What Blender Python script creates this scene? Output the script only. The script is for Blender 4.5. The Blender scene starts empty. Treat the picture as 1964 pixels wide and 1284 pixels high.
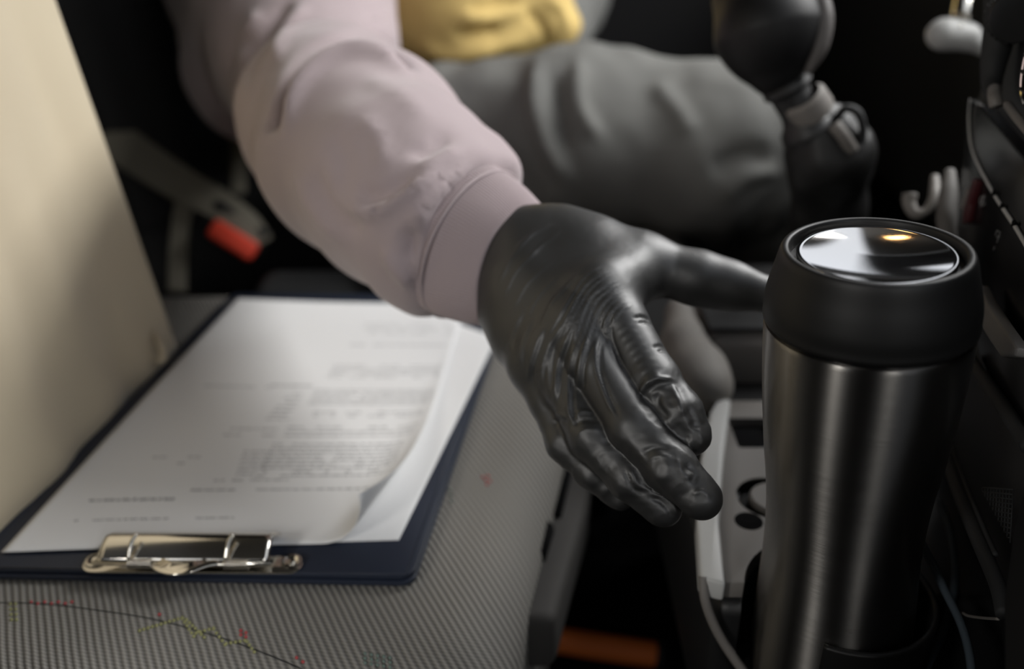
import bpy, bmesh, math, random
import numpy as np
from mathutils import Vector, Matrix, noise
random.seed(7); rng = np.random.default_rng(7)
D = bpy.data
COL = bpy.context.scene.collection
SC = bpy.context.scene
PI = math.pi

# ------------------------------------------------------------------ camera
F_PX = 1800.0; TH = math.radians(27); CT, ST = math.cos(TH), math.sin(TH)
CAM = np.array([0.0, 0.0, 0.72])
cd = D.cameras.new('camera'); cam = D.objects.new('camera', cd); COL.objects.link(cam)
cam.location = CAM; cam.rotation_euler = (PI/2 - TH, 0, 0)
cd.sensor_width = 36; cd.lens = F_PX/1964*36; cd.clip_start = 0.01
cd.dof.use_dof = True; cd.dof.focus_distance = 0.398; cd.dof.aperture_fstop = 3.7
SC.camera = cam

# ------------------------------------------------------------------ light
w = D.worlds.new('sky'); SC.world = w; w.use_nodes = True
bg = w.node_tree.nodes['Background']
bg.inputs[0].default_value = (0.86, 0.91, 1.0, 1); bg.inputs[1].default_value = 1.0

def area(name, loc, target, sx, sy, power, color=(1, 1, 1)):
    l = D.lights.new(name, 'AREA'); l.shape = 'RECTANGLE'; l.size = sx; l.size_y = sy
    l.energy = power; l.color = color
    o = D.objects.new(name, l); COL.objects.link(o); o.location = loc
    o.rotation_euler = (Vector(target)-Vector(loc)).to_track_quat('-Z', 'Y').to_euler()
    return o
# daylight coming in through the car's own windows
area('windscreen_daylight', (0.78, 0.88, 1.24), (-0.05, 0.60, 0.42), 0.80, 0.38, 16.0, (1, .99, .97))
area('rear_side_window_daylight', (-0.81, -0.58, 1.02), (0.0, 0.45, 0.45), 0.22, 0.36, 5.2, (1, .97, .92))
area('front_side_window_daylight', (0.34, -0.70, 0.98), (0.15, 0.40, 0.50), 0.14, 0.34, 1.2, (1, .97, .92))
vs = SC.view_settings
vs.view_transform = 'Standard'; vs.look = 'None'; vs.gamma = 1.0; vs.use_curve_mapping = False
vs.exposure = 0.25
SC.cycles.use_denoising = True
SC.cycles.max_bounces = 6; SC.cycles.sample_clamp_indirect = 3.0
SC.cycles.caustics_reflective = False; SC.cycles.caustics_refractive = False

# ------------------------------------------------------------------ helpers
def P(px, py, d):
    x = (px-982)/F_PX*d; u = (642-py)/F_PX*d
    return CAM + np.array([x, d*CT+u*ST, -d*ST+u*CT])
def PZ(px, py, z):
    r = np.array([(px-982)/F_PX, CT+(642-py)/F_PX*ST, -ST+(642-py)/F_PX*CT])
    return CAM + r*(z-CAM[2])/r[2]
def PIX(p):
    q = np.asarray(p)-CAM; d = q[..., 1]*CT-q[..., 2]*ST; u = q[..., 1]*ST+q[..., 2]*CT
    return 982+F_PX*q[..., 0]/d, 642-F_PX*u/d

def lin(c):
    return tuple((v/255/12.92 if v/255 <= .04045 else ((v/255+.055)/1.055)**2.4) for v in c) + (1,)
def mat(name, col, rough=.6, metal=0, bump=None, spec=.5, noise_col=None, sheen=0, coat=0, aniso=0):
    """col is sRGB 0-255; bump=(scale, strength, distance_m); noise_col=(scale, sRGB second colour)"""
    m = D.materials.new(name); m.use_nodes = True; nt = m.node_tree; b = nt.nodes['Principled BSDF']
    b.inputs['Base Color'].default_value = lin(col); b.inputs['Roughness'].default_value = rough
    b.inputs['Metallic'].default_value = metal; b.inputs['Specular IOR Level'].default_value = spec
    if sheen: b.inputs['Sheen Weight'].default_value = sheen; b.inputs['Sheen Roughness'].default_value = .5
    if coat: b.inputs['Coat Weight'].default_value = coat; b.inputs['Coat Roughness'].default_value = .1
    tc = nt.nodes.new('ShaderNodeTexCoord')
    if noise_col:
        n = nt.nodes.new('ShaderNodeTexNoise'); n.inputs['Scale'].default_value = noise_col[0]; n.inputs['Detail'].default_value = 4
        mx = nt.nodes.new('ShaderNodeMix'); mx.data_type = 'RGBA'
        mx.inputs['A'].default_value = lin(col); mx.inputs['B'].default_value = lin(noise_col[1])
        nt.links.new(tc.outputs['Object'], n.inputs['Vector']); nt.links.new(n.outputs['Fac'], mx.inputs['Factor'])
        nt.links.new(mx.outputs['Result'], b.inputs['Base Color'])
    if bump:
        n = nt.nodes.new('ShaderNodeTexNoise'); n.inputs['Scale'].default_value = bump[0]; n.inputs['Detail'].default_value = 3
        bp = nt.nodes.new('ShaderNodeBump'); bp.inputs['Strength'].default_value = bump[1]; bp.inputs['Distance'].default_value = bump[2]
        nt.links.new(tc.outputs['Object'], n.inputs['Vector']); nt.links.new(n.outputs['Fac'], bp.inputs['Height'])
        nt.links.new(bp.outputs['Normal'], b.inputs['Normal'])
    return m

def link(name, me, m=None, parent=None, smooth=True):
    o = D.objects.new(name, me); COL.objects.link(o)
    if m: me.materials.append(m)
    if smooth: me.polygons.foreach_set('use_smooth', [True]*len(me.polygons))
    if parent: o.parent = parent
    return o
def from_bm(name, bm, m=None, parent=None, smooth=True, sharp=None):
    bmesh.ops.recalc_face_normals(bm, faces=bm.faces)
    me = D.meshes.new(name); bm.to_mesh(me); bm.free()
    o = link(name, me, m, parent, smooth)
    if sharp and smooth: me.set_sharp_from_angle(angle=math.radians(sharp))
    return o
def from_py(name, v, f, m=None, parent=None, smooth=True, sharp=None):
    me = D.meshes.new(name); me.from_pydata([tuple(map(float, x)) for x in v], [], [tuple(map(int, x)) for x in f]); me.update()
    o = link(name, me, m, parent, smooth)
    if sharp and smooth: me.set_sharp_from_angle(angle=math.radians(sharp))
    return o
def tag(o, label, cat=None, group=None, kind=None):
    if label: o['label'] = label
    if cat: o['category'] = cat
    if group: o['group'] = group
    if kind: o['kind'] = kind
    return o
def empty(name, loc, label, cat, group=None):
    # parts are modelled in world coordinates; settle() moves them into the empty's frame at the end
    o = D.objects.new(name, None); COL.objects.link(o); o['origin_at'] = [float(v) for v in loc]
    return tag(o, label, cat, group)

def rbox(name, cx, half, r=.004, m=None, parent=None, rot=None, seg=3):
    """bevelled box, centre cx, half sizes, optional 3x3 rotation (columns = axes)"""
    bm = bmesh.new(); bmesh.ops.create_cube(bm, size=2)
    for v in bm.verts: v.co = Vector((v.co.x*half[0], v.co.y*half[1], v.co.z*half[2]))
    if r: bmesh.ops.bevel(bm, geom=bm.edges[:], offset=r, segments=seg, affect='EDGES', profile=.5)
    M = Matrix(rot) if rot is not None else Matrix.Identity(3)
    for v in bm.verts: v.co = M @ v.co + Vector(cx)
    return from_bm(name, bm, m, parent, sharp=40)
def frame_mat(xdir, up=(0, 0, 1)):
    x = np.array(xdir, float); x /= np.linalg.norm(x); up = np.array(up, float)
    y = np.cross(up, x); y /= np.linalg.norm(y); z = np.cross(x, y)
    return np.stack([x, y, z], 1)

def catmull(pts, n=8):
    pts = np.array(pts, float); q = np.vstack([2*pts[0]-pts[1], pts, 2*pts[-1]-pts[-2]]); out = []
    for i in range(1, len(q)-2):
        for t in np.linspace(0, 1, n, endpoint=False):
            a, b, c, d = q[i-1:i+3]
            out.append(.5*((2*b)+(c-a)*t+(2*a-5*b+4*c-d)*t*t+(3*b-a-3*c+d)*t**3))
    out.append(q[-2]); return np.array(out)
def sweep(name, path, prof, m=None, parent=None, up=(0, 0, 1), cap=True, scale=None, closed=False, sharp=None, ups=None):
    """sweep closed 2D profile (list of (a,b)) along a path; a is along side axis, b along up axis"""
    path = np.array(path, float); n = len(path); V = []; Fc = []; k = len(prof); prof = np.array(prof, float)
    T = np.gradient(path, axis=0)
    if closed: T = np.roll(path, -1, 0)-np.roll(path, 1, 0)
    T /= np.linalg.norm(T, axis=1)[:, None]
    u = np.array(up, float)
    for i in range(n):
        if ups is not None: u = np.array(ups[i], float)
        u2 = u-T[i]*np.dot(u, T[i])
        if np.linalg.norm(u2) < 1e-6: u2 = np.cross(T[i], [1, .3, .2])
        u2 /= np.linalg.norm(u2)
        if ups is None: u = u2
        s = np.cross(T[i], u2); sc = 1 if scale is None else scale[i]
        V += [path[i]+s*a*sc+u2*b*sc for a, b in prof]
    for i in range(n if closed else n-1):
        j = (i+1) % n
        for q in range(k): Fc.append((i*k+q, i*k+(q+1) % k, j*k+(q+1) % k, j*k+q))
    if cap and not closed: Fc += [tuple(range(k))[::-1], tuple(range((n-1)*k, n*k))]
    bm = bmesh.new(); vs_ = [bm.verts.new(v) for v in V]
    for f in Fc: bm.faces.new([vs_[i] for i in f])
    return from_bm(name, bm, m, parent, sharp=sharp)
def circ(r, n=12, ry=None): return [(r*math.cos(2*PI*i/n), (ry or r)*math.sin(2*PI*i/n)) for i in range(n)]
def tube(name, pts, r, m=None, parent=None, n=8, seg=12, scale=None, **k):
    path = catmull(pts, n) if n > 1 else pts
    if scale is not None: scale = np.interp(np.linspace(0, 1, len(path)), np.linspace(0, 1, len(scale)), scale)
    return sweep(name, path, circ(r, seg), m, parent, scale=scale, **k)
def rrect(w_, h_, r, n=4):
    out = []
    for cx, cy, a in ((w_-r, h_-r, 0), (-w_+r, h_-r, PI/2), (-w_+r, -h_+r, PI), (w_-r, -h_+r, 3*PI/2)):
        for i in range(n+1):
            t = a+PI/2*i/n; out.append((cx+r*math.cos(t), cy+r*math.sin(t)))
    return out
def lathe(name, prof, A, B, m=None, parent=None, seg=96, sharp=35, sm=True):
    """revolve (radius, t) profile around axis A->B; t in metres from A"""
    A = np.array(A, float); ax = np.array(B, float)-A; ax /= np.linalg.norm(ax)
    s = np.cross(ax, [0, 1, 0]); s /= np.linalg.norm(s); u = np.cross(s, ax)
    V = []; Fc = []; n = len(prof)
    for r, t in prof:
        for i in range(seg):
            a = 2*PI*i/seg; V.append(A+ax*t+(s*math.cos(a)+u*math.sin(a))*max(r, 1e-5))
    for i in range(n-1):
        for q in range(seg): Fc.append((i*seg+q, i*seg+(q+1) % seg, (i+1)*seg+(q+1) % seg, (i+1)*seg+q))
    bm = bmesh.new(); vs_ = [bm.verts.new(v) for v in V]
    for f in Fc: bm.faces.new([vs_[i] for i in f])
    bmesh.ops.remove_doubles(bm, verts=bm.verts, dist=2e-5)
    return from_bm(name, bm, m, parent, sharp=sharp)
def poly_slab(name, pts, nrm, thick, m=None, parent=None, bev=.001, seg=2):
    """extrude a 3D polygon along -nrm by thick, with bevelled edges"""
    bm = bmesh.new(); nrm = Vector(nrm).normalized()
    f = bm.faces.new([bm.verts.new(Vector(p)) for p in pts])
    r = bmesh.ops.extrude_face_region(bm, geom=[f])
    for g in r['geom']:
        if isinstance(g, bmesh.types.BMVert): g.co -= nrm*thick
    bmesh.ops.recalc_face_normals(bm, faces=bm.faces)
    if bev: bmesh.ops.bevel(bm, geom=bm.edges[:], offset=bev, segments=seg, affect='EDGES', profile=.5)
    return from_bm(name, bm, m, parent, sharp=35)

# ---- implicit surfaces (surface nets)
def cone(p, a, b, ra, rb):
    a = np.asarray(a); b = np.asarray(b); ab = b-a
    t = np.clip(((p-a)@ab)/(ab@ab), 0, 1)
    return np.linalg.norm(p-a-t[:, None]*ab, axis=1)-(ra+(rb-ra)*t)
def smin(a, b, k):
    h = np.clip(.5+.5*(b-a)/k, 0, 1); return b+(a-b)*h-k*h*(1-h)
def chain(p, js, k=.004):
    d = None
    for (a, ra), (b, rb) in zip(js[:-1], js[1:]):
        c = cone(p, a, b, ra, rb); d = c if d is None else smin(d, c, k)
    return d
def ellip(p, c, r):
    q = (p-c)/np.array(r); k = np.linalg.norm(q, axis=1); return (k-1)*min(r)*1.0
def sdf_mesh(f, lo, hi, h):
    lo = np.array(lo, float); hi = np.array(hi, float); B = 4
    nb = np.ceil((hi-lo)/(h*B)).astype(int)+1
    g = np.stack(np.meshgrid(*[lo[i]+(np.arange(nb[i])+.5)*h*B for i in range(3)], indexing='ij'), -1).reshape(-1, 3)
    cv = f(g).reshape(nb)
    near = np.abs(cv) < h*B*1.9
    def up(a): return a.repeat(B, 0).repeat(B, 1).repeat(B, 2)
    V = up(np.where(cv < 0, -1., 1.)); M = up(near)
    ii = np.argwhere(M); V[M] = f(lo+(ii+.5)*h)
    ins = V < 0
    def sh(a, o): return a[o[0]:a.shape[0]-1+o[0], o[1]:a.shape[1]-1+o[1], o[2]:a.shape[2]-1+o[2]]
    offs = [(i, j, k) for i in (0, 1) for j in (0, 1) for k in (0, 1)]
    cnt = sum(sh(ins, o).astype(np.int8) for o in offs)
    act = (cnt > 0) & (cnt < 8); cells = np.argwhere(act)
    idx = -np.ones(act.shape, np.int64); idx[act] = np.arange(len(cells))
    acc = np.zeros((len(cells), 3)); n = np.zeros(len(cells))
    cvv = [V[cells[:, 0]+o[0], cells[:, 1]+o[1], cells[:, 2]+o[2]] for o in offs]
    for i, a in enumerate(offs):
        for j, b in enumerate(offs):
            if j > i and sum(abs(a[q]-b[q]) for q in range(3)) == 1:
                x = (cvv[i] < 0) != (cvv[j] < 0); t = np.where(x, cvv[i]/(cvv[i]-cvv[j]+1e-30), 0)
                acc += np.where(x[:, None], np.array(a)+(np.array(b)-np.array(a))*t[:, None], 0); n += x
    vt = lo+(cells+acc/n[:, None]+.5)*h
    faces = []
    for ax in range(3):
        s0 = [slice(1, -1)]*3; s1 = [slice(1, -1)]*3; s0[ax] = slice(0, -1); s1[ax] = slice(1, None)
        a, b = ins[tuple(s0)], ins[tuple(s1)]
        for flip, msk in ((0, a & ~b), (1, ~a & b)):
            e = np.argwhere(msk)
            for q in range(3):
                if q != ax: e[:, q] += 1
            p1, p2 = (ax+1) % 3, (ax+2) % 3
            def cell(d1, d2):
                c = e.copy(); c[:, p1] -= d1; c[:, p2] -= d2; return idx[c[:, 0], c[:, 1], c[:, 2]]
            qd = np.stack([cell(1, 1), cell(0, 1), cell(0, 0), cell(1, 0)], 1)
            faces.append(qd[:, ::-1] if flip else qd)
    faces = np.concatenate(faces); faces = faces[(faces >= 0).all(1)]
    e = h*.5
    def grad(p):
        gr = np.stack([f(p+np.eye(3)[i]*e)-f(p-np.eye(3)[i]*e) for i in range(3)], 1)/(2*e); return gr
    for _ in range(2):
        gr = grad(vt); vt = vt-gr*(f(vt)/np.maximum((gr**2).sum(1), .2))[:, None]*.9
    gr = grad(vt); nr = gr/np.maximum(np.linalg.norm(gr, axis=1), 1e-6)[:, None]
    return vt, faces, nr
def np_mesh(name, v, fc, m, parent=None):
    me = D.meshes.new(name); me.vertices.add(len(v)); me.vertices.foreach_set('co', v.astype(np.float32).ravel())
    k = fc.shape[1]
    me.loops.add(fc.size); me.loops.foreach_set('vertex_index', fc.astype(np.int32).ravel())
    me.polygons.add(len(fc)); me.polygons.foreach_set('loop_start', np.arange(0, fc.size, k, dtype=np.int32))
    me.polygons.foreach_set('loop_total', np.full(len(fc), k, np.int32)); me.update(calc_edges=True); me.validate()
    return link(name, me, m, parent)
def nz(v, s, seed=0):
    o = Vector((seed*13.7, seed*7.1, seed*3.3)); return np.array([noise.noise(Vector(p)*s+o) for p in v])
def seg_dist(x, y, pl):
    """2D distance to a polyline and the parameter 0..1 along it"""
    best = np.full(len(x), 1e9); tt = np.zeros(len(x)); n = len(pl)-1
    for i in range(n):
        a, b = np.array(pl[i], float), np.array(pl[i+1], float); ab = b-a
        t = np.clip(((x-a[0])*ab[0]+(y-a[1])*ab[1])/(ab@ab), 0, 1)
        d = np.hypot(x-a[0]-t*ab[0], y-a[1]-t*ab[1]); s = d < best
        best[s] = d[s]; tt[s] = (i+t[s])/n
    return best, tt
def strokes(v, nr, lst, facing=True):
    """raised (+mm) or sunk (-mm) folds drawn along polylines; list of (amp_mm, width_px, points)"""
    x, y = PIX(v); view = CAM-v; view /= np.linalg.norm(view, axis=1)[:, None]
    fc = np.clip((nr*view).sum(1)*2.5, 0, 1) if facing else 1
    out = np.zeros(len(v))
    for amp, wd, pl in lst:
        pl = catmull(pl, 5) if len(pl) > 2 else np.array(pl, float)
        d, t = seg_dist(x, y, pl)
        out += amp*1e-3*np.exp(-(d/wd)**2)*np.clip(np.minimum(t, 1-t)*5+.15, 0, 1)
    return out*fc

# ------------------------------------------------------------------ materials
M_beige = mat('beige_cotton', (198, 186, 160), .9, bump=(900, .3, .0005), noise_col=(9, (184, 170, 146)), sheen=.2)
M_hood = mat('mauve_sweatshirt', (168, 153, 155), .95, bump=(1400, .35, .0004), sheen=.3)
M_yel = mat('mustard_jersey', (198, 171, 106), .9, bump=(800, .3, .0004))
M_jean = mat('grey_denim', (112, 112, 108), .9, bump=(900, .4, .0005), noise_col=(22, (92, 92, 90)))
M_glove = mat('black_nitrile', (29, 29, 29), .50, spec=1.0, bump=(900, .10, .0002))
M_paper = mat('white_paper', (236, 236, 236), .8)
M_ink = mat('grey_print', (92, 92, 96), .8)
M_inkb = mat('dark_print', (50, 50, 54), .8)
M_navy = mat('navy_vinyl', (35, 42, 57), .42, bump=(700, .25, .0004), spec=.5)
M_chrome = mat('chrome', (225, 220, 210), .12, 1)
M_black = mat('black_plastic', (18, 18, 19), .5, bump=(1500, .15, .0002))
M_bgloss = mat('gloss_black', (10, 10, 11), .22)
M_dark = mat('charcoal_trim', (30, 31, 32), .75, bump=(900, .2, .0004))
M_void = mat('dark_carpet', (14, 14, 15), .98, bump=(400, .5, .002), spec=.1)
M_head = mat('headliner', (60, 59, 57), .95)
M_body = mat('door_card', (24, 24, 25), .9, spec=.2)
M_greyp = mat('taupe_plastic', (112, 108, 104), .55, bump=(1500, .12, .0002))
M_lightp = mat('pale_grey_trim', (182, 182, 180), .45)
M_silver = mat('textured_silver', (120, 118, 116), .5, bump=(2600, .6, .0004))
M_rubber = mat('black_rubber', (13, 13, 13), .5, spec=.4, bump=(1200, .08, .0002))
M_webg = mat('grey_webbing', (122, 118, 106), .85, bump=(1500, .4, .0004))
M_red = mat('red_plastic', (240, 80, 58), .5)
M_maroon = mat('maroon_plastic', (66, 22, 26), .4)
M_orange = mat('orange_plastic', (214, 112, 48), .7)
M_seatdk = mat('dark_seat_cloth', (26, 26, 27), .95, bump=(900, .4, .0006))
M_seatgr = mat('grey_seat_cloth', (92, 90, 86), .95, bump=(900, .4, .0006))
M_cable = mat('braided_cable', (52, 62, 70), .8, bump=(2600, .8, .0005))
M_icon = mat('white_print', (150, 150, 150), .6)
M_lamp = mat('lamp_glow', (255, 190, 110), .5)
nb = M_lamp.node_tree.nodes['Principled BSDF']; nb.inputs['Emission Color'].default_value = (1, .55, .2, 1); nb.inputs['Emission Strength'].default_value = 14

# ribbed seat cloth: twill ribs running at -27 degrees, fine relief only
def seat_cloth():
    m = mat('ribbed_seat_cloth', (132, 128, 121), .92); nt = m.node_tree; b = nt.nodes['Principled BSDF']; N = nt.nodes.new
    tc = [n for n in nt.nodes if n.type == 'TEX_COORD'][0]
    mp = N('ShaderNodeMapping'); mp.inputs['Rotation'].default_value = (0, 0, math.radians(-27+0)); nt.links.new(tc.outputs['Object'], mp.inputs['Vector'])
    sp = N('ShaderNodeSeparateXYZ')
    rot = N('ShaderNodeVectorMath'); rot.operation = 'DOT_PRODUCT'; rot.inputs[1].default_value = (math.cos(math.radians(27)), math.sin(math.radians(27)), .35)
    rot2 = N('ShaderNodeVectorMath'); rot2.operation = 'DOT_PRODUCT'; rot2.inputs[1].default_value = (-math.sin(math.radians(27)), math.cos(math.radians(27)), .9)
    nn = N('ShaderNodeTexNoise'); nn.inputs['Scale'].default_value = 60; nt.links.new(tc.outputs['Object'], nn.inputs['Vector'])
    for r in (rot, rot2): nt.links.new(tc.outputs['Object'], r.inputs[0])
    def math_(op, a, bb=None, c=None):
        n = N('ShaderNodeMath'); n.operation = op
        for i, v in enumerate((a, bb, c)):
            if v is None: continue
            if isinstance(v, (int, float)): n.inputs[i].default_value = v
            else: nt.links.new(v, n.inputs[i])
        return n.outputs[0]
    a = math_('MULTIPLY', rot.outputs['Value'], 2*PI/.0034)
    a = math_('ADD', a, math_('MULTIPLY', nn.outputs['Fac'], 1.0))
    rib = math_('MULTIPLY_ADD', math_('SINE', a), .5, .5)
    t = math_('MULTIPLY_ADD', rot2.outputs['Value'], 2*PI/.0026, a)
    tw = math_('MULTIPLY_ADD', math_('SINE', t), .5, .5)
    hgt = math_('ADD', math_('POWER', rib, .6), math_('MULTIPLY', math_('MULTIPLY', tw, rib), .35))
    bp = N('ShaderNodeBump'); bp.inputs['Strength'].default_value = .7; bp.inputs['Distance'].default_value = .0009
    nt.links.new(hgt, bp.inputs['Height']); nt.links.new(bp.outputs['Normal'], b.inputs['Normal'])
    mx = N('ShaderNodeMix'); mx.data_type = 'RGBA'; mx.inputs['A'].default_value = lin((88, 86, 82)); mx.inputs['B'].default_value = lin((148, 145, 139))
    nt.links.new(math_('MULTIPLY_ADD', tw, .3, math_('MULTIPLY', rib, .75)), mx.inputs['Factor']); nt.links.new(mx.outputs['Result'], b.inputs['Base Color'])
    return m
M_seat = seat_cloth()

# brushed steel: fine rings around the cup
def brushed():
    m = mat('brushed_steel', (150, 147, 143), .3, 1); nt = m.node_tree; b = nt.nodes['Principled BSDF']
    tc = [n for n in nt.nodes if n.type == 'TEX_COORD'][0]
    mp = nt.nodes.new('ShaderNodeMapping'); mp.inputs['Scale'].default_value = (40, 40, 4200); nt.links.new(tc.outputs['Object'], mp.inputs['Vector'])
    n = nt.nodes.new('ShaderNodeTexNoise'); n.inputs['Scale'].default_value = 1; n.inputs['Detail'].default_value = 4; nt.links.new(mp.outputs[0], n.inputs['Vector'])
    bp = nt.nodes.new('ShaderNodeBump'); bp.inputs['Strength'].default_value = .22; bp.inputs['Distance'].default_value = .0002
    nt.links.new(n.outputs['Fac'], bp.inputs['Height']); nt.links.new(bp.outputs['Normal'], b.inputs['Normal'])
    r = nt.nodes.new('ShaderNodeMapRange'); r.inputs['To Min'].default_value = .25; r.inputs['To Max'].default_value = .38
    nt.links.new(n.outputs['Fac'], r.inputs['Value']); nt.links.new(r.outputs[0], b.inputs['Roughness'])
    tg = nt.nodes.new('ShaderNodeTangent'); tg.direction_type = 'RADIAL'; tg.axis = 'Z'
    nt.links.new(tg.outputs[0], b.inputs['Tangent']); b.inputs['Anisotropic'].default_value = .97; b.inputs['Anisotropic Rotation'].default_value = .25
    return m
M_steel = brushed()

# ------------------------------------------------------------------ vehicle shell
def quadwall(name, pts, m, holes=None, thick=.03, n=(0, 0, 1), kind='structure'):
    o = poly_slab(name, pts, n, thick, m, bev=0); o['kind'] = kind; return o
quadwall('floor', [(-.85, -.75, 0), (1.0, -.75, 0), (1.0, 1.75, 0), (-.85, 1.75, 0)], M_void)
quadwall('ceiling', [(-.85, -.75, 1.42), (.43, -.75, 1.42), (.43, 1.08, 1.42), (.66, 1.75, 1.42), (-.85, 1.75, 1.42)], M_head, n=(0, 0, -1))
quadwall('wall_rear', [(-.85, -.75, 0), (-.85, 1.75, 0), (-.85, 1.75, 1.42), (-.85, -.75, 1.42)], M_body, n=(1, 0, 0))
# side walls: solid up to the window line, unseen panels added, openings shaped for the mug's reflections
for nm, y, s in (('wall_near', -.75, 1), ('wall_far', 1.75, -1)):
    quadwall(nm, [(-.85, y, 0), (1.0, y, 0), (1.0, y, .84), (-.85, y, .84)], M_body, n=(0, s, 0))
n_ = 0
for y, s, xs in ((-.75, 1, ((-.60, .22, .84), (.48, 1.0, .84))), (1.75, -1, ((-.85, .36, .84), (.36, .60, 1.08), (.60, .680, .84), (.80, 1.0, .84)))):
    for x0, x1, z0 in xs:
        n_ += 1; z1 = 1.42 if x1 < .9 else 1.02
        rbox('trim_%d' % n_, ((x0+x1)/2, y-.015*s, (z0+z1)/2), ((x1-x0)/2, .015, (z1-z0)/2), .004, M_body)['kind'] = 'structure'
# unseen pillar, added to block part of the sky mirrored in the lid
pa, pb = np.array([.90, 1.74, .86]), np.array([.60, 1.22, 1.46])
rbox('trim_20', (pa+pb)/2, (np.linalg.norm(pb-pa)/2, .060, .040), .012, M_body, rot=frame_mat(pb-pa))['kind'] = 'structure'
quadwall('wall_front', [(1.0, -.75, 0), (1.0, 1.75, 0), (1.0, 1.75, .95), (1.0, -.75, .95)], M_body, n=(-1, 0, 0))

# ------------------------------------------------------------------ passenger bench seat (near)
def seat_xf(y): return .2*(y-.33)
def cushion_sdf(p):
    q = p.copy(); q[:, 0] -= seat_xf(p[:, 1])
    lo = np.array([-.64, .288, .20]); hi = np.array([-.002, .755, .385]); r = .034
    c = (lo+hi)/2; h = (hi-lo)/2-r
    d = np.abs(q-c)-h
    return np.linalg.norm(np.maximum(d, 0), axis=1)+np.minimum(d.max(1), 0)-r
seat = empty('passenger_seat', (-.3, .5, 0), 'grey ribbed cloth passenger seat with a beige cotton cover over its backrest', 'car seat')
v, fc, nr = sdf_mesh(cushion_sdf, (-.72, .24, .17), (.16, .80, .42), .005)
np_mesh('seat_cushion', v, fc, M_seat, seat)['label'] = 'grey ribbed cloth seat cushion with small woven motifs'
def seat_z(x, y):
    z = np.full(np.shape(x), .40)
    for _ in range(12): z = z-cushion_sdf(np.stack([x, y, z], -1))*.8
    return z
def on_seat(px, py, lift=0):
    z = .385
    for _ in range(8):
        q = PZ(px, py, z); z = float(seat_z(np.array([q[0]]), np.array([q[1]]))[0])
    q = PZ(px, py, z); q[2] += lift; return q
# curved sewn seam
sp = [on_seat(a, b, .0001) for a, b in ((-60, 1160), (0, 1157), (90, 1160), (190, 1172), (290, 1188), (390, 1214), (480, 1244), (560, 1276), (600, 1296))]
tube('seam', sp, .00032, M_dark, seat, n=6, seg=6)
# woven coloured motifs: short thread dashes lying on the ribs
def dashes(name, cells, m):
    bm = bmesh.new(); d = np.array([-math.sin(math.radians(27)), math.cos(math.radians(27)), 0])*.0013
    for px, py in cells:
        a = on_seat(px, py, .0003); r = bmesh.ops.create_icosphere(bm, subdivisions=1, radius=1)
        for v_ in r['verts']:
            c = v_.co; side = np.array([d[1], -d[0], 0])/.0013
            v_.co = Vector(a+d*c.y+side*c.x*.0009+np.array([0, 0, 1])*c.z*.0005)
    return tag(from_bm(name, bm, m, seat), None, kind='stuff')
M_tred = mat('red_thread', (176, 78, 80), .9); M_tyel = mat('yellow_thread', (150, 150, 104), .9)
M_tteal = mat('teal_thread', (112, 128, 120), .9)
rc = [(462+i*10, 1211+j*8+i*4) for i in range(2) for j in range(2)]+[(569, 1263), (581, 1271)]+[(60+i*13, 1156+(i % 2)*3) for i in range(7)]+[(306, 1180), (926, 916), (932, 922), (936, 914), (940, 924), (934, 930)]
dashes('woven_motif', rc, M_tred)['label'] = 'red woven thread flecks'
yc = []
for (x0, y0, x1, y1) in ((268, 1211, 350, 1186), (350, 1188, 372, 1222), (358, 1190, 392, 1224), (376, 1216, 410, 1206), (410, 1208, 432, 1238), (434, 1236, 470, 1230), (474, 1232, 488, 1252), (20, 1160, 22, 1190), (30, 1160, 32, 1190)):
    n = max(3, int(math.hypot(x1-x0, y1-y0)/8))
    yc += [(x0+(x1-x0)*i/n, y0+(y1-y0)*i/n) for i in range(n+1)]
dashes('woven_motif', yc, M_tyel)['label'] = 'yellow green woven thread flecks'
tc_ = [(700+i*12, 1255+j*9+i*2) for i in range(5) for j in range(3)]+[(862, 940), (864, 950), (866, 962)]
dashes('woven_motif', tc_, M_tteal)['label'] = 'teal woven thread flecks'
# plastic side trim and slots on the front face of the cushion
tp = [PZ(a, b, .352) for a, b in ((1048, 800), (1140, 835), (1132, 950), (1100, 1060), (1066, 1185), (985, 1185), (1008, 1080), (1040, 950))]
poly_slab('side_trim', tp, (0, 0, 1), .04, mat('seat_plastic', (60, 58, 56), .8), seat, bev=.006, seg=3)
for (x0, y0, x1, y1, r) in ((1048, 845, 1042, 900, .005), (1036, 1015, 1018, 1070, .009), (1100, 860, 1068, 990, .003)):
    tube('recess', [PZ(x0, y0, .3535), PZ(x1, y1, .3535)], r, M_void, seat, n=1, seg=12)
# backrest under its cover
def cover_pt(u, t):
    """u along the seat (0 far, 1 near), t height"""
    a = np.array([-.258, .632, .386]); b = np.array([-.318, .13, .386])
    up = np.array([-.17, .045-.05*u, 1.0])
    p = a+(b-a)*u+up*t*.62; n = np.array([1, -.12, .17])
    p = p+n*(.012*math.sin(PI*min(1, u*1.1))*math.sin(PI*min(1, t*1.2)))
    f = .0035*math.sin(u*23+t*7+2*noise.noise(Vector((u*3, t*2, 0))))+.006*noise.noise(Vector((u*7+t*3, t*3-u*2, 4)))+.0035*noise.noise(Vector((u*16, t*6, 9)))
    f += .006*math.exp(-((t-.02)/.03)**2)
    return p+n*f*min(1, u*14)
nu, nt_ = 110, 90; V = []; Fc = []
rows = []
for i in range(nu+1):
    for j in range(nt_+1):
        V.append(cover_pt(i/nu, j/nt_))
W = nt_+1
for i in range(nu):
    for j in range(nt_): Fc.append((i*W+j, (i+1)*W+j, (i+1)*W+j+1, i*W+j+1))
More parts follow.
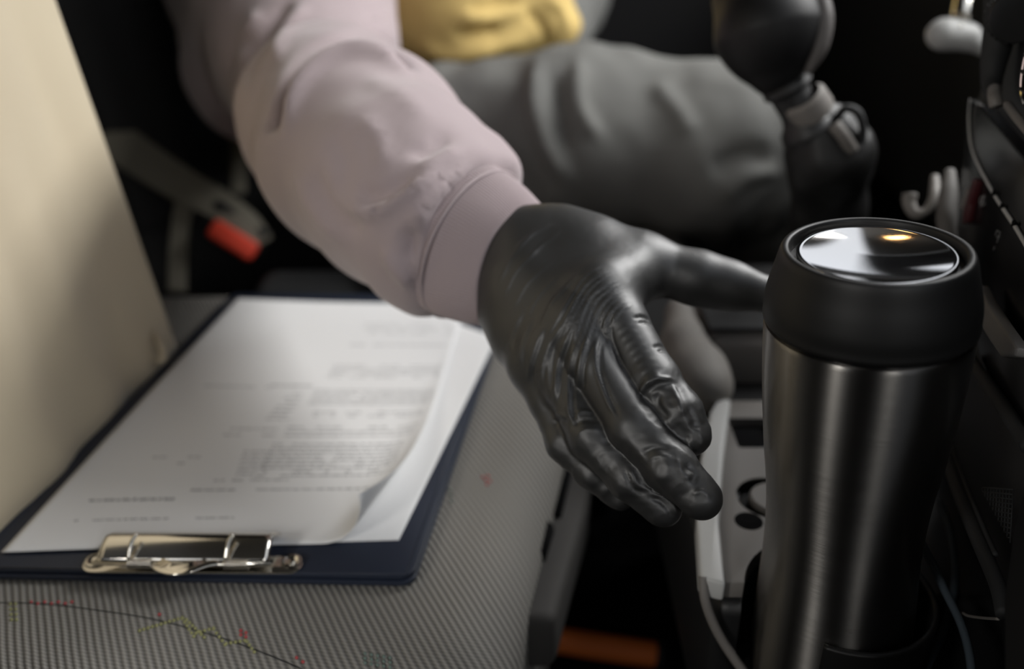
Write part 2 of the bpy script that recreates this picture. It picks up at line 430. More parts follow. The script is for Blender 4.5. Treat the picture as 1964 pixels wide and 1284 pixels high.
# wrap the far edge round the side of the backrest
base = len(V); K = 14
for j in range(W):
    p0 = V[j]
    for k in range(1, K+1):
        a = min(PI/2, k*.28); r = .012; ext = max(0, k-6)*.02
        V.append(p0+np.array([-r*(1-math.cos(a))-ext, r*math.sin(a)*.9, 0]))
for j in range(nt_):
    prev = [j, j+1]
    for k in range(K):
        cur = [base+j*K+k, base+(j+1)*K+k]; Fc.append((prev[0], prev[1], cur[1], cur[0])); prev = cur
cv_ = from_py('backrest_cover', V, Fc, M_beige, seat); cv_['label'] = 'beige cotton cover draped over the backrest'
sd = cv_.modifiers.new('s', 'SOLIDIFY'); sd.thickness = .002; sd.offset = -1
rbox('backrest', (-.435, .37, .70), (.10, .235, .33), .03, M_seatdk, seat, rot=np.array(Matrix.Rotation(-.15, 3, 'Y')))
# little gathered corner of the cover
tube('cover_tie', [P(296, 640, .68), P(308, 665, .672), P(312, 688, .668), P(300, 694, .668)], .003, M_beige, cv_, seg=8)

# ------------------------------------------------------------------ clipboard
BO = np.array([-.2860, .3720, .3865]); BU = np.array([.2355, -.0060, 0]); BV = np.array([.0510, .3520, 0])
def B(u, v, z=0): return BO+BU*u+BV*v+np.array([0, 0, z])
board = empty('clipboard', B(.5, .5), 'navy blue vinyl clipboard with a chrome clip lying on the grey seat', 'clipboard')
def board_panel(name, z0, z1, inset, m):
    pts = []; r = .028
    for cu, cv, a in ((1-inset-r, 1-inset-r, 0), (inset+r, 1-inset-r, PI/2), (inset+r, inset+r, PI), (1-inset-r, inset+r, 3*PI/2)):
        for i in range(5):
            t = a+PI/2*i/4; pts.append((cu+r*math.cos(t), cv+r*.68*math.sin(t)))
    P3 = []
    N_ = 30
    out = []
    for (a, b) in zip(pts, pts[1:]+pts[:1]):
        L = math.hypot(a[0]-b[0], a[1]-b[1]); k = max(1, int(L*N_/1.0))
        for i in range(k): out.append((a[0]+(b[0]-a[0])*i/k, a[1]+(b[1]-a[1])*i/k))
    def sag(u, v): return .0018*math.cos((u-.95)*6)*max(0, 1-v*3)
    o = poly_slab(name, [B(u, v, z1) for u, v in out], (0, 0, 1), z1-z0, m, board, bev=.0009)
    return o
board_panel('back_panel', .0002, .0032, 0, M_navy)
board_panel('front_panel', .0036, .0062, .004, M_navy)
ZB = .0064
# stitched bead round the front panel
bead = [B(u, v, ZB-.0004) for u, v in ((.02, .016), (.98, .016), (.98, .984), (.02, .984))]
for i in range(4):
    a, b = bead[i], bead[(i+1) % 4]
    tube('edge_bead', [a, b], .0006, M_navy, board, n=1, seg=6)

# papers (top-level: held by the clip)
def sheet(name, fpos, m, label, nu=60, nv=80):
    V = [fpos(i/nu, j/nv) for i in range(nu+1) for j in range(nv+1)]; W = nv+1
    Fc = [(i*W+j, (i+1)*W+j, (i+1)*W+j+1, i*W+j+1) for i in range(nu) for j in range(nv)]
    o = from_py(name, V, Fc, m); s = o.modifiers.new('s', 'SOLIDIFY'); s.thickness = .00012; s.offset = 0
    return tag(o, label, 'paper', 'printed sheets on the clipboard')
ZP = BO[2]+ZB+.0006
q00, q10 = PZ(2, 1062, ZP), PZ(765, 1040, ZP); q01, q11 = PZ(455, 574, ZP), PZ(892, 588, ZP)
r00, r10, r11, r01 = PZ(120, 1055, ZP-.0004), PZ(765, 1036, ZP-.0004), PZ(953, 648, ZP-.0004), PZ(770, 580, ZP-.0004)
def bil(a, b, c, d, u, v): return a*(1-u)*(1-v)+b*u*(1-v)+c*u*v+d*(1-u)*v
fa, fb = PZ(606, 1062, ZP), PZ(872, 640, ZP)      # line along which the top sheet curls up
fd = (fb-fa)/np.linalg.norm(fb-fa); fn = np.array([fd[1], -fd[0], 0])
def curl(p, R=.017):
    s = float((p-fa)@fn)
    if s <= 0: return p
    k = min(1, max(0, 1-float((p-fa)@fd)/.30)); Rr = R+.05*(1-k)
    a = s/Rr; q = p-fn*s
    return q+fn*Rr*math.sin(a)+np.array([0, 0, Rr*(1-math.cos(a))])
def top_sheet(u, v):
    p = bil(q00, q10, q11, q01, u, v)
    p = p+np.array([0, 0, .0006*math.sin(u*5+v*3)+.0006])
    return curl(p)
def low_sheet(u, v):
    return bil(r00, r10, r11, r01, u, v)+np.array([0, 0, -.0002+.004*max(0, u-.75)*max(0, v-.6)])
sheet('paper_sheet', low_sheet, M_paper, 'lower white sheet whose bare corner shows under the curled page')
s1 = sheet('paper_sheet', top_sheet, M_paper, 'top printed white page with its right edge curling up')
# print: word-like bars laid on the sheet, in the sheet's own u,v
def uv_of(px, py):
    u, v = .5, .5
    t = PZ(px, py, ZP)
    for _ in range(12):
        p = bil(q00, q10, q11, q01, u, v); e = (t-p)[:2]
        du = bil(q00, q10, q11, q01, u+1e-3, v)-p; dv = bil(q00, q10, q11, q01, u, v+1e-3)-p
        J = np.array([[du[0], dv[0]], [du[1], dv[1]]])/1e-3; s = np.linalg.solve(J, e); u += s[0]; v += s[1]
    return u, v
pr = {0: bmesh.new(), 1: bmesh.new()}
def words(px0, px1, py, h=.0013, dark=0, dens=.85, vo=0):
    (u0, v), (u1, _) = uv_of(px0, py), uv_of(px1, py); v += vo
    u = u0
    while u < u1:
        L = random.uniform(.008, .035)
        e = min(u+L, u1)
        if random.random() < dens:
            x = u                                        # letters of the word: small upright marks
            while x < e:
                lw = random.uniform(.0022, .0045); hh = h*random.choice((.75, .75, 1, .9))
                xe = min(x+lw, e)
                q = [np.array(top_sheet(a, v+b/.32))+np.array([0, 0, .0002]) for a, b in ((x, 0), (xe, 0), (xe, hh), (x, hh))]
                bm = pr[dark]; bm.faces.new([bm.verts.new(k) for k in q]); x = xe+.0018
        u = e+.006
words(171, 332, 966, .0022, 1, .97)
words(142, 454, 1004, .0012, 0)
words(366, 452, 945, .0014, 1, .97); words(468, 720, 943, .0013, 0)
words(410, 465, 926, .0014, 0, .9); words(480, 552, 924, .0013, 0, .7)
for i in range(9): words(491+i*4, 752+i*3, 916-i*7.6, .0014, 0, .93 if i != 1 else .3)
for i in range(6): words(452+i*3, 505+i*3, 914-i*9, .0013, 0, .9)
words(293, 386, 882, .0012, 0, .7); words(340, 358, 894, .0014, 0)
for i in range(3): words(545+i*3, 796+i*3, 838-i*8, .0013, 0, .9)
for i in range(2): words(428+i*5, 528+i*5, 838-i*12, .0013, 0, .8)
for i in range(2): words(600, 812, 800-i*7, .0013, 0, .85)
for i in range(7): words(510+i*7, 556+i*4, 806-i*8, .0014, 0, .85)
for i in range(5): words(592+i*3, 826+i*2, 776-i*6.5, .0014, 0, .95)
words(392, 520, 744, .0014, 0, .8); words(520, 600, 742, .0022, 0, .95)
for i in range(4): words(628+i*4, 840+i*3, 724-i*7, .0014, 0, .9)
words(672, 858, 663, .0014, 0, .9)
for i in range(3): words(700, 870, 640-i*8, .0012, 0, .6)
for k, m, nm in ((0, M_ink, 'printed_text'), (1, M_inkb, 'printed_heading')):
    o = from_bm(nm, pr[k], m, s1, smooth=False); o['kind'] = 'stuff'
s1['origin_at'] = [0, 0, 0]

# chrome clip
def bp(px, py, z=0):       # point above the board
    q = PZ(px, py, BO[2]+ZB+z); return q
cl0, cl1 = bp(182, 1088), bp(556, 1090); cu_ = (cl1-cl0); cw = np.linalg.norm(cu_); cu_ /= cw; cvv_ = np.array([-cu_[1], cu_[0], 0]); cz = np.array([0, 0, 1.])
def CL(a, b, z): return cl0+cu_*a+cvv_*b+cz*z
pts = []
for i in range(9): t = PI/2+PI*i/8; pts.append(CL(.000+.0065*math.cos(t), .0015+.0065*math.sin(t), .0012))
for i in range(9): t = -PI/2+PI*i/8; pts.append(CL(cw-.000+.0065*math.cos(t), .0015+.0065*math.sin(t), .0012))
poly_slab('clip_base', pts, cz, .0010, M_chrome, board, bev=.0003)
prof = []
for i in range(13):
    t = i/12; prof.append((-.004+.028*t, .0035+.0105*math.sin(PI*min(1, .10+t*.62))**1.0-.0085*max(0, t-.45)/.55))
V = []; Fc = []; nx = 24
for i in range(nx+1):
    a = .003+(cw-.0125)*i/nx
    for b, z in prof:
        sl = (b+.004)/.028
        V.append(CL(a+(.004 if i == 0 else 0)*sl, b, z))
W = len(prof)
for i in range(nx):
    for j in range(W-1): Fc.append((i*W+j, (i+1)*W+j, (i+1)*W+j+1, i*W+j+1))
cp = from_py('clip_plate', V, Fc, M_chrome, board); s = cp.modifiers.new('s', 'SOLIDIFY'); s.thickness = .0009
for a0 in (.0200, .0690):
    hx = []
    n = 9
    for i in range(n*12+1):
        t = 2*PI*i/12; hx.append(CL(a0+.0125*i/(n*12), -.0045+.0021*math.cos(t), .0060+.0021*math.sin(t)))
    tube('spring', hx, .00058, M_chrome, board, n=1, seg=6)
tube('hinge_rod', [CL(.002, -.0045, .006), CL(cw-.008, -.0045, .006)], .0010, M_chrome, board, n=1, seg=10)
lp = [CL(.0330, -.0050, .0065), CL(.036, -.0085, .0070), CL(.044, -.0122, .0072), CL(.053, -.0118, .0078), CL(.061, -.0070, .0078), CL(.0660, -.0045, .007)]
sweep('lever_loop', catmull(lp, 8), rrect(.0015, .0006, .0005), M_chrome, board, up=(0, -.5, 1))
sweep('lever_plate', [CL(.036, -.005, .0078), CL(.043, -.0085, .0075), CL(.052, -.0085, .0075), CL(.060, -.005, .0078)], rrect(.0028, .0004, .0003), M_chrome, board)
for a0 in (.0205, .0700):
    tube('lever_arm', [CL(a0, -.0045, .0085), CL(a0+.0008, .001, .0152), CL(a0+.0022, .0055, .0172)], .0011, M_chrome, board, n=5, seg=8)
for a0 in (-.0005, cw+.0005):
    q = CL(a0, .003, .0013)
    lathe('rivet', [(0, .0012), (.0016, .0014), (.0020, .0004), (.0030, .0006), (.0040, .0012), (.0052, .0010), (.0055, 0)], q, q+cz, M_chrome, board, seg=24)

# ------------------------------------------------------------------ travel mug
MT = np.array([.1416, .3400, .5845]); MB_ = np.array([.1565, .3400, .3520])
mug = empty('travel_mug', MB_, 'brushed steel travel mug with black rubber lid standing in the cup holder', 'travel mug')
body = [(0, .230), (.034, .230), (.0362, .2275), (.0368, .222), (.0368, .200), (.0354, .170), (.0343, .150), (.0343, .130), (.0353, .112), (.0374, .092), (.0392, .070), (.0402, .052), (.0406, .040), (.0407, .0335), (.0404, .0324), (.0395, .0322), (.038, .0322)]
def dens(pr_, n=6):
    a = catmull([(r, t, 0) for r, t in pr_], n); return [(max(0, x[0]), x[1]) for x in a]
bo = lathe('steel_body', [body[0], body[1]]+dens(body[2:14], 5)+body[14:], MT, MB_, M_steel, mug, seg=160)
lathe('seal_ring', [(.037, .0338), (.0392, .0338), (.0392, .027), (.037, .027)], MT, MB_, M_bgloss, mug, seg=128)
lid = [(.0325, .0060), (.0325, .0014), (.0330, .0004), (.0341, 0), (.0352, .0003), (.0358, .0010), (.0366, .0030), (.0380, .0085), (.0395, .0140), (.0406, .0190), (.0411, .0225), (.0412, .0265), (.0414, .0292), (.0406, .0305), (.0395, .0308), (.036, .0308)]
lid_o = lathe('lid', lid[:1]+dens(lid[1:14], 4)+lid[14:], MT, MB_, M_rubber, mug, seg=160, sharp=60); lid_o['label'] = 'black rubber lid with a raised rim'
lathe('lid_well', [(.0332, .0060), (.0318, .0062), (0, .0064)], MT, MB_, M_bgloss, lid_o, seg=128)
dome = [(0, .0056)]+[(.0306*math.sin(PI/2*i/14), .0022+.0034*math.cos(PI/2*i/14)**1.0) for i in range(1, 14)]
dome = [(r, .0056-.0042*(r/.0312)**2) for r in np.linspace(0, .0290, 24)]+[(.0295, .0020), (.0298, .0025), (.0298, .0060)]
M_mirror = mat('polished_steel', (215, 212, 208), .06, 1)
lathe('lid_button', dome, MT, MB_, M_mirror, lid_o, seg=128, sharp=50)['label'] = 'polished steel disc set in the lid'

# ------------------------------------------------------------------ centre console, tray and cup holder
con = empty('centre_console', (.2, .45, 0), 'dark car console with a taupe tray beside the travel mug', 'console')
ZC = .408
def boolean_cut(o, cutters):
    for c in cutters:
        md = o.modifiers.new('b', 'BOOLEAN'); md.operation = 'DIFFERENCE'; md.object = c; md.solver = 'EXACT'
    dg = bpy.context.evaluated_depsgraph_get(); me = D.meshes.new_from_object(o.evaluated_get(dg))
    o.modifiers.clear(); o.data = me
    for c in cutters: D.objects.remove(c)
    me.set_sharp_from_angle(angle=math.radians(35))
def cyl_tmp(c, r, h): return lathe('tmp', [(0, -h), (r, -h), (r, h), (0, h)], c, np.array(c)+[0, 0, 1], None, None, seg=64)
tp = [PZ(a, b, ZC) for a, b in ((1391, 1118), (1372, 1000), (1378, 880), (1400, 768), (1560, 768))]
tp = tp[:4]+[np.array([.166, tp[3][1], ZC]), np.array([.2005, .375, ZC]), np.array([.2005, tp[0][1], ZC])]
tray = poly_slab('tray', tp, (0, 0, 1), .010, M_greyp, con, bev=.0012)
rc_c = PZ(1478, 955, ZC)
sq = PZ(1445, 830, ZC)
sqb = rbox('tmp', (sq[0], sq[1], ZC), (.0125, .0165, .008), .002)
boolean_cut(tray, [cyl_tmp((.1545, .340, ZC), .0435, .05), cyl_tmp((rc_c[0], rc_c[1], ZC), .0185, .007), sqb])
lathe('recess_ring', [(0, .0062), (.0181, .0062), (.0183, .001)], (rc_c[0], rc_c[1], ZC), (rc_c[0], rc_c[1], ZC-.01), M_bgloss, tray, seg=48)
lathe('coin_lid', [(0, .006), (.0128, .006), (.0138, .005), (.0138, 0)], (rc_c[0]+.003, rc_c[1]+.001, ZC-.006), (rc_c[0]+.003, rc_c[1]+.001, ZC), M_greyp, tray, seg=48)
lathe('finger_recess', [(0, .0005), (.0065, .0003), (.0075, 0)], PZ(1436, 1000, ZC), PZ(1436, 1000, ZC)+np.array([0, 0, 1]), M_void, con, seg=32)
rbox('switch_well', (sq[0], sq[1], ZC-.0065), (.0120, .016, .0008), .0003, M_void, con)
ep = [PZ(a, b, ZC+.004) for a, b in ((1342, 1104), (1336, 1000), (1344, 880), (1362, 790), (1378, 762), (1402, 766), (1388, 880), (1380, 1000), (1392, 1120), (1360, 1112))]
poly_slab('edge_trim', ep, (0, 0, 1), .012, M_lightp, con, bev=.002, seg=3)['label'] = 'pale grey trim strip along the tray edge'
# console body: shell around the holder
x0 = PZ(1352, 1115, ZC)[0]
bodyc = rbox('console_body', ((x0+.006+.32)/2, .56, .3485), ((.32-x0-.006)/2, .215, .0485), .008, M_black, con)
rbox('console_pedestal', (.245, .57, .15), (.07, .19, .149), .006, M_black, con)
boolean_cut(bodyc, [cyl_tmp((.1545, .340, ZC), .0435, .06)])
for nm_, pts_, r_, m_ in (('trim_curve', ((1348, 1106, .452), (1352, 1150, .452), (1368, 1196, .455), (1392, 1240, .458), (1428, 1292, .46)), .0024, M_greyp),):
    tube(nm_, [P(*q) for q in pts_], r_, m_, con, seg=10)
# spring arm of the cup holder
arc = []
for i in range(41):
    a = math.radians(-118+ (135)*i/40); r = .0385+.0045*(i/40)
    arc.append((.1555+r*math.cos(a), .340+r*math.sin(a), .3885))
sweep('holder_arm', arc, rrect(.0016, .0225, .0014), M_rubber, con)
lathe('holder_floor', [(0, 0), (.042, 0), (.042, .010), (0, .010)], (.1565, .340, .3515), (.1565, .340, .30), M_black, con, seg=48)

# ------------------------------------------------------------------ dashboard side
PLA, PLB, PLC = P(1856, 219, .56), P(1964, 470, .43), P(1900, 1000, .43)
PLN = np.cross(PLB-PLA, PLC-PLA); PLN /= np.linalg.norm(PLN)
if PLN[0] > 0: PLN = -PLN
def DP(px, py, off=0):
    r = P(px, py, 1)-CAM; t = ((PLA+PLN*off-CAM)@PLN)/(r@PLN); return CAM+r*t
dash = empty('dashboard', (.35, .6, .3), 'black dashboard side with control panel and air vent', 'dashboard')
poly_slab('control_panel', [DP(*q) for q in ((1852, 190), (1880, 200), (1990, 330), (1990, 930), (1880, 700), (1842, 560), (1832, 440), (1846, 300))], PLN, .03, M_bgloss, dash, bev=.003)
poly_slab('upper_panel', [DP(a, b, -.006) for a, b in ((1905, -60), (2100, -60), (2100, 560), (1975, 480), (1905, 372), (1870, 300), (1872, 200), (1902, 90))], PLN, .04, M_black, dash, bev=.003)
poly_slab('lower_panel', [DP(a, b, -.012) for a, b in ((1800, 640), (1900, 640), (2060, 860), (2060, 1500), (1930, 1500), (1915, 1150), (1850, 1010), (1800, 880))], PLN, .05, M_black, dash, bev=.004)
rbox('dash_body', (.72, .84, .52), (.235, .80, .195), .03, M_black, dash)
kc = P(1852, -30, .71); rbox('steering_column', (kc[0]+.075, kc[1]+.02, kc[2]+.045), (.085, .04, .032), .02, M_black, dash)
rbox('stack_occluder', (.475, .30, .705), (.13, .24, .155), .02, M_black, dash)  # unseen block, added to keep windscreen light off the mug
tube('trim_line', [DP(a, b, .001) for a, b in ((1860, 190), (1858, 235), (1866, 292), (1904, 368), (1948, 436), (1990, 510))], .0011, M_lightp, dash, seg=8, scale=[.25, .5, .8, 1, 1])
tube('bezel', [DP(a, b, .004) for a, b in ((1918, -40), (1916, 60), (1906, 120), (1902, 160), (1908, 190))], .0072, M_dark, dash, seg=12, scale=[1.2, 1.1, .8, .5])
tube('vent_tab', [DP(1908, 172, .006), DP(1908, 188, .008), DP(1911, 205, .007)], .0035, M_greyp, dash, seg=10)
tube('vent_trim', [DP(1932, 200, .004), DP(1950, 225, .005), DP(1985, 268, .004)], .0022, M_greyp, dash, seg=8)
# round air vent with knurled thumb wheel
vc = DP(1996, 120, .004)
lathe('vent_ring', [(.018, 0), (.0185, .002), (.0195, .0024), (.0205, .0015), (.0208, -.002), (.018, -.004)], vc, vc+PLN, M_chrome, dash, seg=64)
for k in range(5):
    e = np.array([0, 0, 1.])-PLN*PLN[2]; e /= np.linalg.norm(e); sd_ = np.cross(PLN, e)
    c_ = vc+e*(-.014+.007*k); hw = math.sqrt(max(1e-6, .0178**2-(-.014+.007*k)**2))
    rbox('vent_slat', c_, (hw, .0035, .0006), .0002, M_black, dash, rot=np.stack([sd_, PLN, e], 1))
wc = DP(1948, 28, .003); bm = bmesh.new()
ax_ = np.cross(PLN, [0, 0, 1]); ax_ /= np.linalg.norm(ax_); e2 = np.cross(ax_, PLN)
for k in range(26):
    for r_i in range(3):
        a = 2*PI*(k+.5*(r_i % 2))/26; c_ = wc+(PLN*math.cos(a)+e2*math.sin(a))*.0135+ax_*(r_i-1)*.0030
        r = bmesh.ops.create_icosphere(bm, subdivisions=1, radius=.0011)
        for v_ in r['verts']: v_.co += Vector(c_)
kn = from_bm('knurling', bm, M_dark, dash); kn['kind'] = 'stuff'
lathe('thumb_wheel', [(0, -.005), (.0130, -.005), (.0136, -.004), (.0136, .004), (.0130, .005), (0, .005)], wc, wc+ax_, M_black, dash, seg=52)
# marks on the keys
def mark(pl, r=.00022):
    tube('key_mark', [DP(a, b, .0006) for a, b in pl], r, M_icon, dash, n=1, seg=5)
mark([(1884+5*math.cos(t), 386+9*math.sin(t)) for t in np.linspace(.3, 5.6, 12)]); mark([(1879, 398), (1888, 374)]); mark([(1886, 384), (1882, 392)])
mark([(1909, 452), (1912, 442), (1918, 446), (1916, 452), (1911, 456)]); mark([(1917, 450), (1912, 466)]); mark([(1905, 480), (1908, 473)])
# key joints across the trim line
for a, b in ((1907, 371), (1922, 398), (1945, 430)):
    q = DP(a, b, .0016); rbox('key_joint', q, (.0006, .0016, .0016), .0002, M_void, dash)
poly_slab('hazard_button', [DP(a, b, .004) for a, b in ((1866, 340), (1870, 348), (1858, 392), (1852, 424), (1846, 430), (1846, 404))], PLN, .004, M_maroon, dash, bev=.0006)['label'] = 'dark red button'
poly_slab('side_button', [DP(a, b, .003) for a, b in ((1853, 360), (1856, 364), (1846, 400), (1841, 398))], PLN, .003, M_greyp, dash, bev=.0004)
poly_slab('silver_strip', [DP(a, b, .010) for a, b in ((1874, 545), (1888, 575), (1920, 625), (1950, 668), (1944, 684), (1918, 686), (1898, 656), (1872, 615))], PLN, .006, M_silver, dash, bev=.0015, seg=3)['label'] = 'speckled silver plastic strip'
tube('panel_ridge', [DP(a, b, .006) for a, b in ((1796, 780), (1812, 860), (1838, 940), (1874, 1030), (1912, 1120), (1926, 1180))], .0034, M_dark, dash, seg=10)
tube('panel_ridge', [DP(a, b, .003) for a, b in ((1818, 830), (1836, 890), (1860, 950), (1886, 1012), (1910, 1066))], .0013, M_dark, dash, seg=8)
tube('panel_ridge', [DP(a, b, .003) for a, b in ((1860, 690), (1888, 730), (1930, 790), (1975, 860))], .0034, M_dark, dash, seg=8)
poly_slab('knee_panel', [DP(a, b, .014) for a, b in ((1962, 930), (2080, 800), (2080, 1500), (1930, 1500), (1924, 1284), (1922, 1150), (1940, 1020))], PLN, .03, M_body, dash, bev=.003, seg=3)
# woven mesh pocket: crossing threads
bm = bmesh.new(); A0, A1, A2 = DP(1880, 935, .002), DP(1938, 1042, .002), DP(1944, 940, .002)
for k in range(12):
    for fam in (0, 1):
        t = k/11
        if fam: a, b = A0+(A1-A0)*t, A2+(A1-A2)*t
        else: a, b = A0+(A2-A0)*t, A1+(A0+A2-A1-A2)*0+(A0-A1)*0+(A1-A0)*0
        if fam == 0: a, b = A0+(A2-A0)*t, A0+(A1-A0)*t
        dv_ = b-a; L = np.linalg.norm(dv_)
        if L < 1e-4: continue
        sdv = np.cross(dv_/L, PLN)*.0003
        vs4 = [bm.verts.new(q) for q in (a-sdv, a+sdv, b+sdv, b-sdv)]+[bm.verts.new(q+PLN*.0004) for q in (a-sdv, a+sdv, b+sdv, b-sdv)]
        for f_ in ((0, 1, 2, 3), (7, 6, 5, 4), (0, 4, 5, 1), (1, 5, 6, 2), (2, 6, 7, 3), (3, 7, 4, 0)): bm.faces.new([vs4[i] for i in f_])
from_bm('mesh_pocket', bm, M_dark, dash)['kind'] = 'stuff'
tube('panel_edge', [DP(a, b, .006) for a, b in ((1846, 1176), (1858, 1182), (1885, 1186), (1915, 1188))], .0007, M_greyp, dash, seg=6)

# charging cables
def CB(l, label):
    o = tube('charging_cable', [P(*q) for q in l], .0019, M_cable, None, n=10, seg=10); return tag(o, label, 'cable', 'braided cables by the mug')
CB(((1745, 985, .475), (1761, 1028, .46), (1788, 1082, .448), (1814, 1137, .437), (1840, 1190, .432), (1856, 1240, .43), (1864, 1300, .43), (1866, 1400, .45)), 'front one of two crossing braided cables, running down to the right')
CB(((1800, 960, .50), (1822, 1015, .485), (1832, 1090, .468), (1825, 1155, .455), (1805, 1223, .446), (1773, 1290, .44), (1740, 1370, .45)), 'rear one of two crossing braided cables, bending down to the left')

# ------------------------------------------------------------------ gear lever
gear = empty('gear_lever', P(1600, 420, .64), 'black gear lever with a bulbous knob and rubber boot in front of the grey jeans', 'gear lever')
def ax_pts(l): return [P(*q) for q in l]
g0, g1 = P(1466, 40, .62), P(1508, 180, .622)
def knob_sdf(p):
    d = cone(p, P(1475, -40, .63), P(1478, 60, .62), .034, .0345)
    d = smin(d, cone(p, P(1478, 70, .62), P(1492, 150, .62), .030, .012), .018)
    return smin(d, cone(p, P(1400, 0, .63), P(1440, 60, .62), .010, .012), .01)
v, fc, nr = sdf_mesh(knob_sdf, P(1470, 60, .62)-.075, P(1470, 60, .62)+.085, .0022)
np_mesh('knob', v, fc, mat('worn_black', (12, 12, 13), .55, spec=.3), gear)
tube('knob_highlight', [P(1560, -40, .60), P(1578, 30, .598), P(1572, 90, .60), P(1548, 140, .605)], .0062, mat('highlight_grey', (74, 70, 68), .6), gear, seg=10, scale=[1, 1.1, .9, .4])  # grey tube stands in for the highlight on the knob's right rim
a_, b_ = P(1496, 140, .62), P(1556, 260, .632)
lathe('neck', [(0, 0), (.011, 0), (.0125, .004), (.0165, .008), (.0168, .012), (.0135, .015), (.0125, .028), (.0135, .034), (.018, .039), (.019, .044), (0, .046)], a_, b_, M_black, gear, seg=40)
lathe('collar', [(.0125, 0), (.0150, .002), (.0155, .012), (.0150, .015), (.0125, .016)], P(1538, 185, .618), P(1576, 246, .63), M_greyp, gear, seg=40)
def boot_sdf(p):
    return smin(chain(p, [(P(1556, 240, .632), .018), (P(1590, 300, .645), .028), (P(1590, 400, .68), .025), (P(1580, 520, .74), .034)], .01),
                chain(p, [(P(1605, 235, .63), .012), (P(1636, 275, .632), .013)], .004), .006)
v, fc, nr = sdf_mesh(boot_sdf, P(1590, 340, .66)-.13, P(1590, 340, .66)+.12, .003)
v = v+nr*(nz(v, 60, 3)*.0015)[:, None]
np_mesh('boot', v, fc, M_rubber, gear)
tube('release_ring', [P(1608, 222, .616), P(1622, 208, .612), P(1645, 216, .61), P(1655, 245, .614), P(1652, 278, .62)], .0028, M_dark, gear, seg=10)
tube('release_latch', [P(1600, 240, .61), P(1618, 262, .612), P(1634, 288, .618)], .0045, M_greyp, gear, seg=10)

# ------------------------------------------------------------------ ignition key, levers and hooks in the background
key = empty('ignition_key', P(1835, 60, .70), 'pale metal car key hanging from the ignition at the dark dashboard', 'key')
def key_sdf(p):
    d = chain(p, [(P(1812, 68, .70), .0105), (P(1852, 70, .70), .0105)], .004)
    d = smin(d, ellip(p, P(1812, 64, .70), (.014, .008, .011)), .004)
    return smin(d, chain(p, [(P(1862, 76, .70), .008), (P(1884, 92, .70), .0055)], .003), .004)
v, fc, nr = sdf_mesh(key_sdf, P(1835, 66, .70)-.045, P(1835, 66, .70)+.045, .0016)
np_mesh('key_head', v, fc, M_lightp, key)
lathe('lock_barrel', [(0, 0), (.0062, 0), (.0072, .002), (.0072, .03), (0, .03)], P(1843, 34, .70), P(1852, -30, .71), M_chrome, key, seg=32)
tube('key_ring', [P(1842, 36, .70), P(1838, 46, .695), P(1842, 54, .69)], .002, M_chrome, key, seg=8)
hk = tube('cable_hook', [P(1745, 372, .60), P(1744, 392, .60), P(1756, 410, .598), P(1776, 404, .596), P(1790, 382, .596), P(1793, 360, .60), P(1793, 340, .605)], .0040, M_greyp, None, seg=10, scale=[1.2, 1, .7, .9, .7])
tag(hk, 'small grey u-shaped hook beyond the far rim of the mug lid', 'hook')
st = tube('trim_stalk', [P(1822, 330, .585), P(1820, 370, .575), P(1816, 420, .565), P(1822, 470, .56)], .0056, mat('dull_plastic', (84, 81, 78), .7), None, seg=12, scale=[.6, 1, 1.1, 1])
tag(st, 'grey upright trim piece between mug lid and dashboard', 'trim')
hb = empty('handbrake', P(1340, 700, .62), 'grey handbrake lever seen behind the gloved fingers', 'lever')
def hb_sdf(p):
    d = chain(p, [(P(1303, 600, .66), .010), (P(1312, 660, .64), .014), (P(1338, 715, .62), .018), (P(1352, 742, .61), .018)], .010)
    return d
v, fc, nr = sdf_mesh(hb_sdf, P(1330, 690, .63)-.07, P(1330, 690, .63)+.07, .0025)
np_mesh('lever_grip', v, fc, mat('grey_rubber', (128, 124, 119), .7), hb)
lathe('release_button', [(0, 0), (.004, 0), (.0052, .001), (.0055, .008), (.0055, .012)], P(1394, 742, .60), P(1370, 744, .605), M_lightp, hb, seg=24)
bx_ = empty('storage_box', P(1420, 620, .62), 'dull grey rounded box behind the mug under the black thumb', 'box')
c_ = P(1440, 632, .66); rbox('box_body', c_-np.array([0, 0, .012]), (.038, .03, .024), .012, mat('dull_grey', (125, 121, 118), .85), bx_)
rbox('box_lid', c_+np.array([0, 0, .0135]), (.036, .028, .002), .0015, M_dark, bx_)

# orange handle on the floor
oh = empty('orange_handle', P(1160, 1258, .80), 'orange plastic handle lying low in the dark gap between seat and console', 'handle')
rbox('floor_tunnel', (.09, .60, .052), (.12, .14, .0515), .01, M_void, con)
a_, b_ = P(1056, 1226, .80), P(1256, 1256, .80)
tube('grip', [a_, (a_+b_)/2, b_], .0135, M_orange, oh, seg=16, scale=[.8, .85, .85, .8])
tube('end_cap', [b_, b_+(b_-a_)*.06], .0115, M_dark, oh, n=1, seg=16)

# ------------------------------------------------------------------ driver's seat, belt and buckle
ds = empty('driver_seat', (-.2, 1.05, 0), 'dark driver seat with a grey lower cushion behind the arm', 'car seat')
rbox('seat_cushion', (.02, 1.06, .30), (.15, .265, .105), .035, M_seatgr, ds, seg=5)
rbox('seat_pad', (-.30, 1.17, .29), (.17, .16, .10), .035, M_seatdk, ds, seg=5)
rbox('backrest', (-.56, 1.18, .72), (.09, .20, .42), .05, M_seatdk, ds, rot=np.array(Matrix.Rotation(-.16, 3, 'Y')), seg=5)
rbox('side_bolster', (-.47, 1.05, .62), (.07, .05, .30), .035, M_seatdk, ds, rot=np.array(Matrix.Rotation(-.14, 3, 'Y')), seg=5)
rbox('seat_base', (-.10, 1.10, .095), (.22, .18, .095), .01, M_black, ds)
ct = rbox('storage_console', (-.13, .835, .305), (.12, .035, .050), .018, M_dark); tag(ct, 'dark low box between the passenger seat and the driver seat', 'console')
